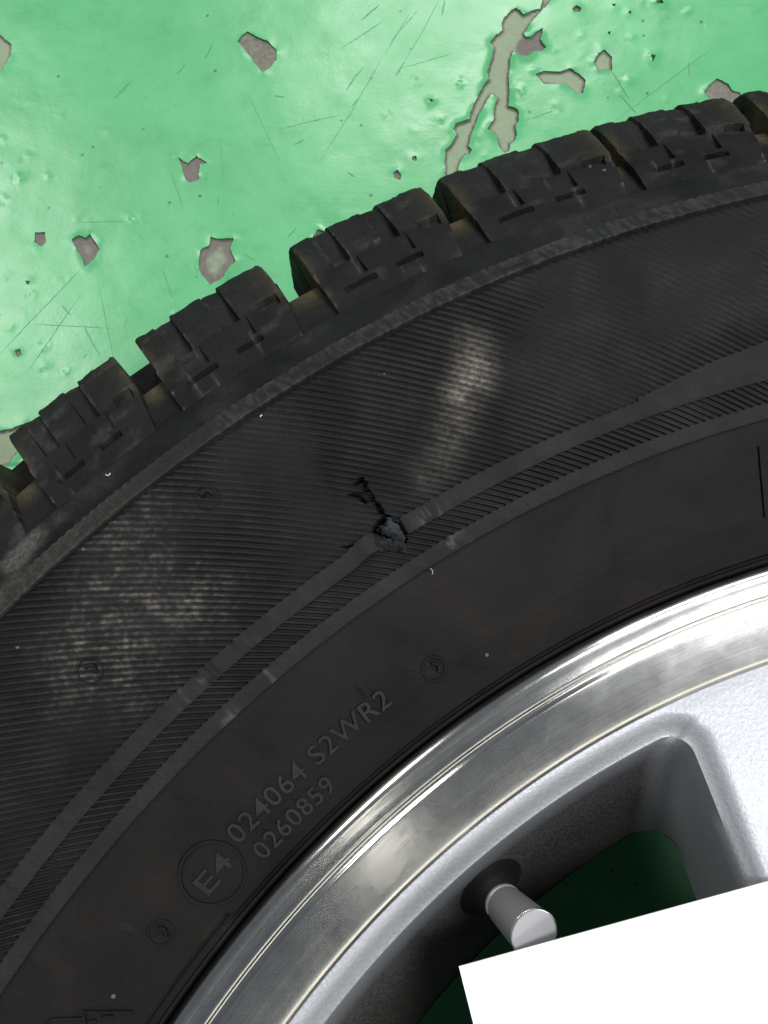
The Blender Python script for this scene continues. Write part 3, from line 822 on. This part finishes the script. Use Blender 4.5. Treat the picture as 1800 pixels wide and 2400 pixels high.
# outer guide: along the lip's radius, then down the spoke's middle line
def guide(E0):
  n = len(E0)
  so = []
  for i, (x, y) in enumerate(E0):
      if i < 33: a = radians(36) * (1 - i / 33 * .80) ; so.append((.2146 * sin(a), .2146 * cos(a)))
      elif i < 50:
          f = (i - 33) / 17; a = radians(7.2) * (1 - f); so.append((.2146 * sin(a), .2146 * cos(a)))
      else:
          f = (i - 50) / (n - 51); yy = .2146 * (1 - f) + .030 * f; so.append((0.0, yy))
  return np.array(so)
MROW = 16
def half_spoke(sg, dw):
    E0, M1, M2, M3, B0, B1 = loops(dw); so = guide(E0); n = len(E0)
    rows = []; bare_shade = []
    for j in range(MROW):
        f = (j / (MROW - 1)) ** .7          # 0 outer guide .. 1 window edge
        p = so * (1 - f) + E0 * f
        de = np.hypot(*(p - E0).T)
        z = ztop(p[:, 0], p[:, 1])
        ring_ = np.arange(n) < 42
        wid = np.where(ring_, .0058, .0050); drop = np.where(ring_, .0040, .0030)
        z = z - drop * (1 - sstep(de, 0, wid)) 
        rows.append(np.c_[sg * p[:, 0], p[:, 1], z]); bare_shade.append(.42 * sstep(f, .15, 1.0) * (1 - sstep(np.arange(n), 26, 40.0)))  # ring strip: shade put into the colour, darker towards the window edge
    i = np.arange(n)
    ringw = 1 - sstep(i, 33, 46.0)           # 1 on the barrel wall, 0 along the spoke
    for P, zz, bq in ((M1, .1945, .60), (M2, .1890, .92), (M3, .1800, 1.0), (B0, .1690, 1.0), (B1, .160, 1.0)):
        rows.append(np.c_[sg * P[:, 0], P[:, 1], np.full(n, zz)]); bare_shade.append(bq * (.03 + .97 * ringw))
    V = np.concatenate(rows); F = grid_faces(len(rows), n)
    if sg < 0: F = F[:, ::-1]
    return V, F, np.concatenate(bare_shade)
Va, Fa, ba = half_spoke(1, .034); Vb, Fb, bb = half_spoke(-1, 0)  # unseen right half widened to keep lamp light off the floor below
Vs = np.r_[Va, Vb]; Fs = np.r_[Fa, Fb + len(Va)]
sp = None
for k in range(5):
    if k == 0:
        sp = obj('spoke', Vs, Fs, m_cast, wheel, sharp=60, attrs={'bare_shade': np.r_[ba, bb]})
        bm = bmesh.new(); bm.from_mesh(sp.data); bmesh.ops.remove_doubles(bm, verts=bm.verts, dist=1e-5); bmesh.ops.recalc_face_normals(bm, faces=bm.faces); bm.to_mesh(sp.data); bm.free()
        o = sp
    else:
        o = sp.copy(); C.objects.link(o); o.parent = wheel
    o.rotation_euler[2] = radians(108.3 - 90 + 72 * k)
hubp = [(.0001, .2034), (.028, .2034), (.0305, .2026), (.031, .2000), (.0313, .2016), (.0640, .2016), (.0640, .158), (.0640, .03), (.0001, .03)]
lathe('hub_cap', hubp, np.radians(np.arange(0, 360, 5)), m_cast, wheel, 40)

# ---- valve
def axial(name, prof, p0, ax, mat, parent, seg=40, sharp=40, facet=None):
    q = Vector((0, 0, 1)).rotation_difference(Vector(ax).normalized())
    vs = []
    for i in range(seg):
        a = 2 * pi * i / seg
        for r, h in prof:
            rr = r
            if facet and facet[0] < h < facet[1]: rr = r * (1 + .022 * (1 if (i // 3) % 2 else -1))
            v = q @ Vector((rr * cos(a), rr * sin(a), h)) + Vector(p0); vs.append(tuple(v))
    return obj(name, vs, grid_faces(seg, len(prof), True)[:, ::-1], mat, parent, sharp=sharp)
pb = Vector((-.1272, .1562, .1835)); pr = Vector((-.1241, .1527, .1902)); pe = Vector((-.11945, .14965, .2045))
boot = axial('valve_stem', [(.0, -.006), (.0095, -.006), (.0100, -.0015), (.0096, .0004), (.0078, .0020), (.0056, .0040), (.0046, .0080), (.0043, .0120), (.0, .0122)], pb, (pr - pb) + Vector((.0012, -.0018, .001)), m_boot, wheel)
ax = (pe - pr); L = ax.length
cap = axial('valve_cap', [(.0, -.0005), (.0039, -.0005), (.0043, .0003), (.0043, .0010), (.0041, .0013), (.0043, .0020), (.0050, L - .0009), (.0052, L - .0004)], pr, ax, m_cap, boot, 36, 25, (.002, L - .0012))
axial('cap_end', [(.0052, L - .0004), (.0050, L), (.0, L)], pr, ax, m_cap, boot, 48, 20)
axial('cap_edge', [(.00522, L - .00045), (.00526, L - .0002), (.00508, L + .00012), (.00485, L + .00005)], pr, ax, m_cham, boot, 48, 60)

# ------------------------------------------------------------------ added card
c0 = Vector((-.1350, .1440, .2062)); u = Vector((.0632, .0163, 0)).normalized(); v = Vector((.0028, -.0109, 0)).normalized()
nx, ny = 26, 18; cw, chh = .21, .148  # made-up card, its unseen part enlarged to block lamp light below
cv = []
for top in (1, 0):
    for i in range(nx + 1):
        for j in range(ny + 1):
            p = c0 + u * cw * i / nx + v * chh * j / ny
            cv.append((p.x, p.y, p.z + (.00045 if top else 0)))
N1 = (nx + 1) * (ny + 1)
f1 = grid_faces(nx + 1, ny + 1)
loop = [i * (ny + 1) for i in range(nx + 1)] + [nx * (ny + 1) + j for j in range(1, ny + 1)] + [i * (ny + 1) + ny for i in range(nx - 1, -1, -1)] + [j for j in range(ny - 1, 0, -1)]
side = [(loop[i], loop[(i + 1) % len(loop)], loop[(i + 1) % len(loop)] + N1, loop[i] + N1) for i in range(len(loop))]
cd = obj('added_white_card', cv, [tuple(f[::-1]) for f in f1] + [tuple(f + N1) for f in f1] + side, m_card, smooth=False)
tag(cd, 'made-up blank white card laid across the alloy wheel and its valve cap', 'card')

# ------------------------------------------------------------------ lint
def lint(pts, rad, label):
    cu = []
    vs, fs = [], []
    n = len(pts); sg = 5
    for i, p in enumerate(pts):
        a = Vector(pts[max(0, i - 1)]); b = Vector(pts[min(n - 1, i + 1)]); d = (b - a).normalized()
        s = d.cross(Vector((0, 0, 1))).normalized(); t = s.cross(d)
        for k in range(sg):
            q = Vector(p) + (s * cos(2 * pi * k / sg) + t * sin(2 * pi * k / sg)) * rad; vs.append(tuple(q))
    for i in range(n - 1):
        for k in range(sg): fs.append((i * sg + k, i * sg + (k + 1) % sg, (i + 1) * sg + (k + 1) % sg, (i + 1) * sg + k))
    fs += [tuple(range(sg))[::-1], tuple((n - 1) * sg + k for k in range(sg))]
    tag(obj('lint_fibre', vs, fs, m_lint), label, 'lint', 'pale bits of lint on the tyre')
def curl(r, t, size, h, seed, n=9, arc=3.0):
    a0 = seed; out = []
    x, y = r * cos(radians(t)), r * sin(radians(t))
    for i in range(n):
        a = a0 + arc * i / (n - 1); q = size * (1 + .4 * sin(seed * 3 + i * .5))
        px, py = x + q * cos(a), y + q * sin(a)
        rr = hypot(px, py)
        zz = (zs(rr) if rr < .3088 else float(np.interp(rr, [.3088, .3095, .3128, .3204], [.2247, .2253, .2230, .2172]))) + h
        out.append((px, py, zz))
    return out
lint(curl(.3190, 130.56, .0005,   .0004, 3.4), .00010, 'curled white lint fibre on the smooth shoulder band below the tread')
lint(curl(.3074, 124.66, .00022, .0007, 1.0), .00010, 'tiny pale lint speck on the ribs near the top of the sidewall')
lint(curl(.2627, 122.31, .0005, .0008, 5.1), .00004, 'thin lint hair at the edge of the inner ring below the tear')
